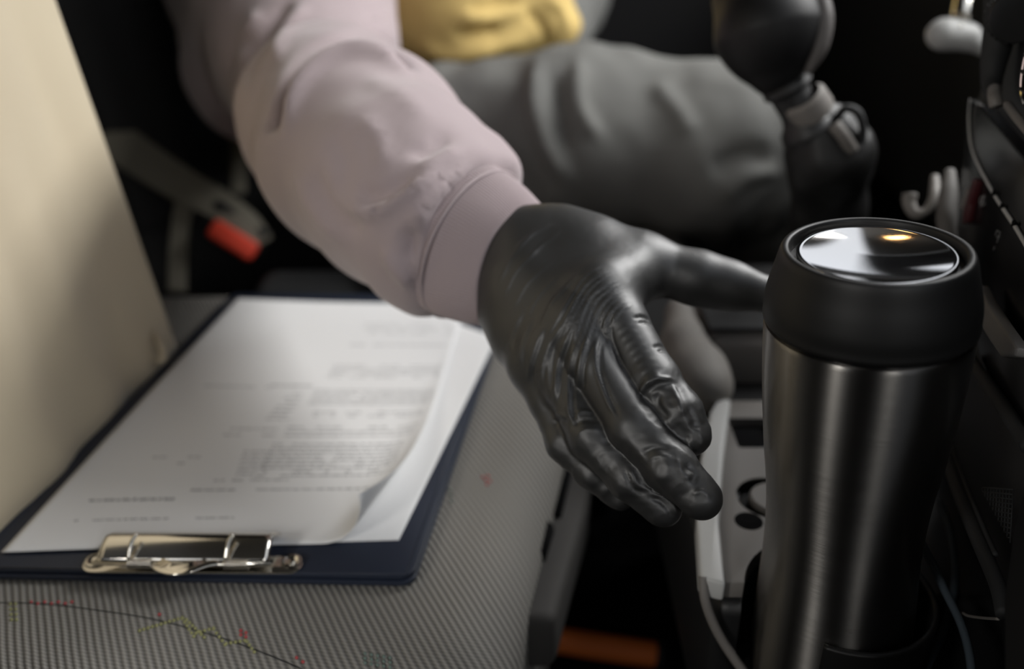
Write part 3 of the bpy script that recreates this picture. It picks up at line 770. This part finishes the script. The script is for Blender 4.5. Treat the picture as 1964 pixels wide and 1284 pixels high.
rbox('console_foot', (-.13, .835, .127), (.10, .028, .127), .006, M_black, ct)
ct['origin_at'] = [0, 0, 0]
belt = empty('seat_belt', P(400, 420, .98), 'grey seat belt webbing ending at a buckle with a red button', 'seat belt')
def strap(nm, pts_, w_, nrm, sc=None):
    path = catmull([P(*q) for q in pts_], 8)
    s_ = None if sc is None else np.interp(np.linspace(0, 1, len(path)), np.linspace(0, 1, len(sc)), sc)
    return sweep(nm, path, rrect(w_, .0011, .0009, 2), M_webg, belt, up=nrm, scale=s_)
vw = (CAM-P(400, 420, 1)); vw /= np.linalg.norm(vw); vw2 = vw+np.array([0, 0, .5])
strap('webbing', ((170, 235, 1.02), (250, 290, 1.0), (345, 352, .985), (420, 392, .98), (470, 428, .975), (500, 470, .975)), .0185, vw2, [1.3, 1.15, 1, .8, .8])
strap('anchor_strap', ((356, 370, .985), (348, 420, .985), (342, 480, .985), (340, 560, .985)), .0095, vw2)
strap('shoulder_strap', ((448, 170, 1.06), (456, 270, 1.05), (458, 370, 1.0)), .008, vw2)
bdir = P(492, 486, .97)-P(405, 432, .97)
R_ = frame_mat(bdir, vw)
rbox('buckle_body', P(455, 440, .985), (.034, .017, .010), .006, M_dark, belt, rot=R_)
rbox('release_button', P(447, 461, .968), (.0265, .0105, .007), .005, M_red, belt, rot=R_, seg=4)['label'] = 'bright red release button'

# ------------------------------------------------------------------ driver (right arm reaching for the mug)
drv = empty('person', (-.1, 1.0, .41), 'driver in mauve hoodie and grey jeans reaching a black gloved hand to the mug', 'person')

# jeans
thA, thB = P(880, 285, .96), P(1372, 288, .88)
def jean_sdf(p):
    d = chain(p, [(thA, .088), (P(1130, 270, .91), .083), (thB, .077)], .03)
    d = smin(d, chain(p, [(thB, .076), (P(1470, 420, .96), .060), (P(1500, 640, 1.08), .055)], .02), .03)
    l2 = chain(p, [(P(900, 150, 1.12), .085), (P(1030, 60, 1.22), .066), (P(1090, -20, 1.38), .062)], .03)
    return smin(d, l2, .03)
v, fc, nr = sdf_mesh(jean_sdf, (-.25, .70, .08), (.42, 1.45, .72), .005)
h = nz(v*np.array([1, 1, 1]), 11, 1)*.006+nz(v*np.array([2.2, 1, .8]), 14, 2)*.005+nz(v, 45, 5)*.0012
h += strokes(v, nr, [(9, 16, [(1035, 120), (1030, 200), (1050, 280), (1095, 350)]), (-7, 14, [(1065, 150), (1075, 220), (1090, 290)]), (6, 14, [(1110, 110), (1112, 200), (1150, 270)]),
                     (-8, 20, [(1360, 330), (1420, 300), (1480, 300)]), (5, 18, [(1250, 150), (1300, 210), (1330, 260)]), (-4, 20, [(930, 260), (1000, 330), (1010, 380)]), (5, 14, [(1380, 380), (1430, 340), (1500, 330)])], True)
np_mesh('jeans', v+nr*h[:, None], fc, M_jean, drv)

# yellow shirt over the belly
def shirt_sdf(p):
    d = chain(p, [(P(900, 30, .985), .066), (P(1010, 25, 1.0), .050)], .03)
    d = smin(d, chain(p, [(P(840, 10, 1.02), .085), (P(760, -180, 1.10), .12), (P(700, -420, 1.14), .13)], .04), .05)
    d = smin(d, cone(p, P(1040, 25, .99), P(1068, 55, .99), .034, .024), .02)
    return d
v, fc, nr = sdf_mesh(shirt_sdf, P(850, -160, 1.04)-np.array([.26, .24, .30]), P(850, -160, 1.04)+np.array([.32, .22, .34]), .005)
h = nz(v*np.array([1, 1, 2.5]), 12, 8)*.007+nz(v, 30, 3)*.0025+strokes(v, nr, [(-8, 10, [(870, 62), (920, 66), (960, 52)]), (6, 12, [(800, 80), (860, 105), (940, 92), (1010, 70)]), (-6, 10, [(900, 20), (950, 8), (1000, 0)]), (-5, 9, [(1010, 20), (1040, 50), (1050, 90)]), (5, 9, [(880, 35), (950, 35), (1010, 15)]), (5, 9, [(1050, 0), (1078, 20), (1085, 60)])])
np_mesh('shirt', v+nr*h[:, None], fc, M_yel, drv)

# hoodie: torso and upper arm, forearm sleeve lapped over it
wr = P(985, 512, .505)
ca, cb = P(893, 463, .5215), P(985, 512, .5050)
cax = cb-ca; cL = np.linalg.norm(cax); cax /= cL
cs = np.cross(cax, CAM-ca); cs /= np.linalg.norm(cs); cup = np.cross(cs, cax)
fore = [(P(640, 232, .665), .068), (P(700, 292, .60), .0655), (P(770, 362, .560), .0585), (P(838, 424, .535), .0505), (P(905, 470, .518), .0468)]
def fore_sdf(p):
    d = chain(p, fore, .012)
    d = smin(d, cone(p, P(925, 326, .542), P(960, 345, .530), .019, .014), .010)
    d = smin(d, cone(p, P(780, 520, .535), P(812, 545, .53), .018, .014), .014)
    return -smin(-d, -((p-ca)@cax-.003-.004*np.sin((p-ca)@cs*60)), .012)
def upper_sdf(p):
    d = chain(p, [(P(628, 205, .75), .062), (P(585, 100, .82), .080), (P(565, 0, .86), .088), (P(540, -160, .96), .094)], .02)
    d = smin(d, chain(p, [(P(500, 130, .93), .075), (P(540, -60, 1.06), .12), (P(560, -300, 1.15), .15)], .05), .05)
    return d
def hood_sdf(p): return smin(fore_sdf(p), upper_sdf(p), .0015)
v, fc, nr = sdf_mesh(hood_sdf, (-.48, .40, .36), (.06, 1.30, 1.12), .0042)
S = [(-17, 8, [(520, 240), (535, 170), (575, 105), (640, 70), (710, 66), (770, 105), (800, 130)]),
     (9, 12, [(548, 250), (562, 184), (604, 124), (662, 92), (730, 98), (790, 136)]),
     (-12, 14, [(548, 170), (532, 205), (512, 250)]),
     (7, 11, [(672, 395), (720, 408), (780, 375), (848, 325)]),
     (-5, 14, [(690, 375), (740, 375), (790, 345)]),
     (-9, 18, [(775, 445), (792, 470), (788, 500)]),
     (5, 10, [(735, 480), (760, 520), (800, 560)]), (-4, 9, [(770, 470), (790, 530), (810, 570)]),
     (5, 10, [(790, 440), (815, 400), (860, 350), (905, 315)]),
     (3, 18, [(690, 230), (730, 270), (740, 330)]), (-2.5, 20, [(640, 250), (665, 320), (650, 380)]), (2, 16, [(700, 150), (760, 180), (820, 240)]),
     (-6, 14, [(480, 60), (450, 110), (425, 160)]), (6, 12, [(500, 20), (470, 70), (455, 130)]), (-8, 12, [(560, 0), (520, 50), (490, 110), (470, 170)]), (6, 10, [(590, 10), (550, 60), (520, 120)]),
     (-5, 10, [(700, 30), (740, 15), (760, 0)]), (4, 14, [(560, 330), (600, 400), (660, 460)]), (-4, 14, [(600, 320), (640, 400), (700, 450)]),
     (-5, 12, [(860, 260), (820, 290), (790, 300)]), (4, 12, [(880, 285), (840, 310), (800, 330)])]
h = strokes(v, nr, S)*.8+nz(v, 16, 2)*.0035+nz(v*np.array([1, 1.2, .8]), 34, 6)*.0014
np_mesh('hoodie', v+nr*h[:, None], fc, M_hood, drv)['label'] = 'mauve sweatshirt sleeve with soft folds'

# ribbed cuff: swept elliptical tube with knitted ribs
rows_ = 26; seg = 560; V = []; nrib = 140
for i in range(rows_):
    t = i/(rows_-1); r1 = .0435*(1-t)+.0335*t+.0022*math.sin(PI*t); r2 = r1*(.92-.1*t)
    if i == rows_-1: r1 -= .0016; r2 -= .0016
    for q in range(seg):
        a = 2*PI*q/seg; rb = .00034*math.cos(nrib*a)
        wv = .0009*math.sin(3*a+2*t)+.0006*math.sin(5*a-3*t)
        ln = t*cL+.003*math.sin(a*2+1)*t
        V.append(ca+cax*ln+cs*math.cos(a)*(r1+rb+wv)+cup*math.sin(a)*(r2+rb+wv))
for q in range(seg):                               # turned-in edge
    a = 2*PI*q/seg; V.append(ca+cax*(cL-.006)+cs*math.cos(a)*.0300+cup*math.sin(a)*.0245)
Fc = [(i*seg+q, i*seg+(q+1) % seg, (i+1)*seg+(q+1) % seg, (i+1)*seg+q) for i in range(rows_) for q in range(seg)]
bm = bmesh.new(); vv = [bm.verts.new(x) for x in V]
for f_ in Fc: bm.faces.new([vv[k] for k in f_])
from_bm('ribbed_cuff', bm, M_hood, drv)['label'] = 'finely ribbed mauve cuff'
def ringpts(t, r1, r2, n=60): return [ca+cax*t+cs*math.cos(2*PI*q/n)*r1+cup*math.sin(2*PI*q/n)*r2 for q in range(n)]
sweep('cuff_seam', ringpts(.0065, .0440, .0402), circ(.0009, 8), M_hood, drv, closed=True, up=tuple(cax))

# glove on the right hand
def J(l): return [(P(a, b, d), r) for a, b, d, r in l]
wrist = P(1000, 522, .500)
IDX = J([(1150, 562, .455, .0140), (1190, 622, .446, .0130), (1252, 732, .432, .0122), (1300, 798, .424, .0113), (1324, 834, .4215, .0094)])
MID = J([(1105, 622, .452, .0135), (1140, 700, .440, .0122), (1214, 818, .422, .0115), (1286, 898, .412, .0109), (1344, 958, .407, .0094)])
RNG = J([(1060, 672, .458, .0130), (1090, 745, .447, .0115), (1135, 838, .432, .0106), (1208, 915, .424, .0100), (1272, 976, .421, .0084)])
PNK = J([(1028, 700, .466, .0118), (1054, 765, .458, .0105), (1086, 848, .447, .0094), (1140, 905, .441, .0088), (1190, 948, .438, .0074)])
THB = J([(1075, 478, .497, .0185), (1150, 494, .486, .0172), (1225, 506, .480, .0156), (1340, 534, .476, .0128), (1400, 548, .474, .0112), (1462, 563, .472, .0098)])
def palm(p):
    d = chain(p, [(P(985, 520, .512), .0285), (P(1030, 545, .492), .0285)], .01)
    for a, r in ((IDX[0], .0165), (MID[0], .0160), (RNG[0], .0150), (PNK[0], .0135)):
        d = smin(d, cone(p, P(1035, 560, .492), a[0]+(a[0]-CAM)*.006, .0235, r), .012)
    d = smin(d, cone(p, P(1010, 470, .498), P(1070, 470, .494), .020, .018), .012)
    d = smin(d, cone(p, P(975, 585, .512), P(1000, 650, .486), .017, .016), .012)
    return d
def glove_sdf(p):
    d = palm(p)
    d = smin(d, chain(p, THB, .008), .018)
    # skin between thumb and index
    d = smin(d, cone(p, P(1130, 500, .482), P(1192, 540, .468), .0150, .0115), .018)
    f1, f2, f3, f4 = (chain(p, x, .0035) for x in (IDX, MID, RNG, PNK))
    fg = smin(smin(f1, f2, .0012), smin(f3, f4, .0025), .0012)
    # knuckle blend only near the palm
    fgk = smin(smin(f1, f2, .008), smin(f3, f4, .008), .008)
    yk = np.clip((.030-np.minimum.reduce([np.linalg.norm(p-x[0][0], axis=1) for x in (IDX, MID, RNG, PNK)]))/.02, 0, 1)
    return smin(d, fg*(1-yk)+fgk*yk, .009)
v, fc, nr = sdf_mesh(glove_sdf, (-.04, .25, .36), (.16, .52, .60), .0011)
SG = []
# long tension folds fanning from the index knuckle toward the heel of the hand
A_ = [(1152, 512), (1168, 520), (1180, 532), (1190, 545), (1198, 558), (1206, 570), (1212, 584)]
Bm = [(1100, 560), (1112, 570), (1122, 580), (1134, 592), (1148, 604), (1160, 612), (1172, 622)]
Bn = [(1052, 640), (1062, 662), (1076, 680), (1096, 690), (1118, 690), (1136, 676), (1152, 660)]
def lerp_pt(L, t):
    k = min(int(t), len(L)-2); return tuple(L[k][q]+(L[k+1][q]-L[k][q])*(t-k) for q in (0, 1))
for i in range(13):
    a, b, c = lerp_pt(A_, i*.5), lerp_pt(Bm, i*.5+.2*math.sin(i*2.1)), lerp_pt(Bn, i*.5+.3*math.sin(i*1.3))
    SG.append(((.8, .6, .72)[i % 3], 2.7, [a, ((a[0]+b[0])/2-4, (a[1]+b[1])/2-6), b, c]))
for (x0, y0, x1, y1, x2, y2, am) in ((1098, 540, 1060, 580, 1036, 625, .6), (1080, 520, 1035, 565, 1010, 610, .5), (1060, 500, 1010, 545, 985, 590, .45), (1120, 520, 1090, 545, 1050, 590, .6), (1040, 470, 990, 520, 965, 570, .5),
        (1030, 440, 985, 490, 955, 545, .6), (1060, 430, 1020, 450, 985, 480, .7), (1075, 445, 1040, 470, 1010, 500, .5)):
    SG.append((am*.85, 3.2, [(x0, y0), (x1, y1), (x2, y2)]))
# lengthways folds over the back of the hand towards the ring and little finger
for (pl, am) in (([(1092, 640), (1070, 700), (1062, 770)], 1.4), ([(1108, 650), (1092, 710), (1090, 780), (1098, 812)], 1.5), ([(1128, 648), (1112, 700), (1110, 750)], 1.5), ([(1146, 640), (1142, 700), (1160, 760), (1180, 800)], 1.2),
        ([(1060, 640), (1040, 700), (1034, 760)], .9), ([(1040, 630), (1018, 690), (1012, 730)], .9), ([(1020, 610), (1000, 660), (995, 700)], .7), ([(1000, 600), (982, 640), (975, 670)], .7), ([(1078, 620), (1052, 680), (1048, 750)], .9), ([(1160, 600), (1166, 650), (1185, 700)], 1.0)):
    SG.append((am*.62, 3.6, pl))
    SG.append((-am*.55, 3.6, [(a+9, b+2) for a, b in pl]))
# creases across the index finger
for i, (a, b) in enumerate(((1246, 612), (1252, 622), (1280, 668), (1286, 676))): SG.append((-1.0, 2.6, [(a-30+i*2, b-2), (a-12, b-4), (a+4, b+4)]))
for i in range(9):
    x_, y_ = 1182+i*7.5, 640+i*13
    SG.append((.22, 3.2, [(x_, y_), (x_+16, y_-12), (x_+34, y_-18)]))
# bunched material at index joint and tip
SG += [(1.3, 6, [(1224, 764), (1242, 732), (1268, 718)]), (1.0, 4, [(1238, 740), (1262, 727), (1290, 728)]), (-.7, 6, [(1240, 752), (1265, 740), (1290, 738)]), (1.3, 7, [(1288, 738), (1300, 770), (1312, 800)]),
       (-1.2, 8, [(1262, 752), (1264, 780), (1286, 806)]), (-.9, 9, [(1296, 812), (1310, 832), (1322, 850)]), (-.8, 7, [(1318, 780), (1330, 806), (1334, 826)]), (.8, 4, [(1336, 822), (1345, 842), (1342, 856)]),
       (-.7, 5, [(1230, 870), (1256, 860), (1284, 862)]), (.5, 4, [(1240, 882), (1268, 874), (1290, 880)]), (.9, 5, [(1300, 880), (1306, 902), (1322, 922)]), (-1.0, 6, [(1314, 888), (1332, 910), (1328, 930)]), (.8, 4, [(1328, 950), (1346, 942), (1360, 956)]),
       (.9, 3.5, [(1205, 897), (1214, 914), (1222, 930), (1240, 938), (1262, 946)]), (-.9, 4, [(1199, 905), (1208, 924), (1217, 940), (1236, 948)]), (.9, 3.5, [(1240, 945), (1272, 954), (1290, 968), (1302, 992)]), (-.7, 4, [(1245, 956), (1266, 962), (1282, 978), (1290, 1000)]),
       (.7, 3.5, [(1104, 804), (1114, 790), (1136, 792)]), (-.8, 4, [(1100, 818), (1118, 806), (1144, 808)]), (.5, 3.5, [(1106, 836), (1124, 824), (1150, 826)]), (.6, 3.5, [(1062, 804), (1072, 794), (1084, 804)]), (-.6, 4, [(1064, 815), (1076, 806), (1088, 814)])]
h = strokes(v, nr, SG)
tipd = np.minimum.reduce([np.linalg.norm(v-x[-2][0], axis=1) for x in (IDX, MID, RNG, PNK)])
tip = np.clip((.030-tipd)/.012, 0, 1)
h += (-np.abs(nz(v, 90, 4))*.0014+.0004)*tip + (-np.abs(nz(v, 230, 9))*.0004+.0001)*(.2+.8*tip)+nz(v, 60, 12)*.0004
np_mesh('glove', v+nr*h[:, None], fc, M_glove, drv)['label'] = 'thin wrinkled black glove on the reaching right hand'
# rolled opening of the glove
rg = []
for q in range(72):
    a = 2*PI*q/72; rg.append(ca+cax*(cL+.0035+.0012*math.sin(2*a))+cs*math.cos(a)*.0312+cup*math.sin(a)*.0272)
sweep('glove_edge', rg, circ(.0016, 8), M_glove, drv, closed=True, up=tuple(cax))

# ------------------------------------------------------------------ lamp in the headliner
dl = empty('dome_lamp', (.10, .95, 1.40), 'small warm dome lamp in the headliner', 'lamp')
rbox('lamp_base', (.37, 1.18, 1.382), (.05, .03, .006), .004, M_body, dl)
rbox('lamp_lens', (.37, 1.18, 1.370), (.022, .016, .006), .005, M_lamp, dl)

# ------------------------------------------------------------------ put every empty at its thing's base
for o in list(SC.objects):
    if 'origin_at' in o.keys():
        loc = Vector(o['origin_at'][:]); del o['origin_at']
        if loc.length == 0: continue
        o.location = loc
        for c in o.children: c.location = -loc
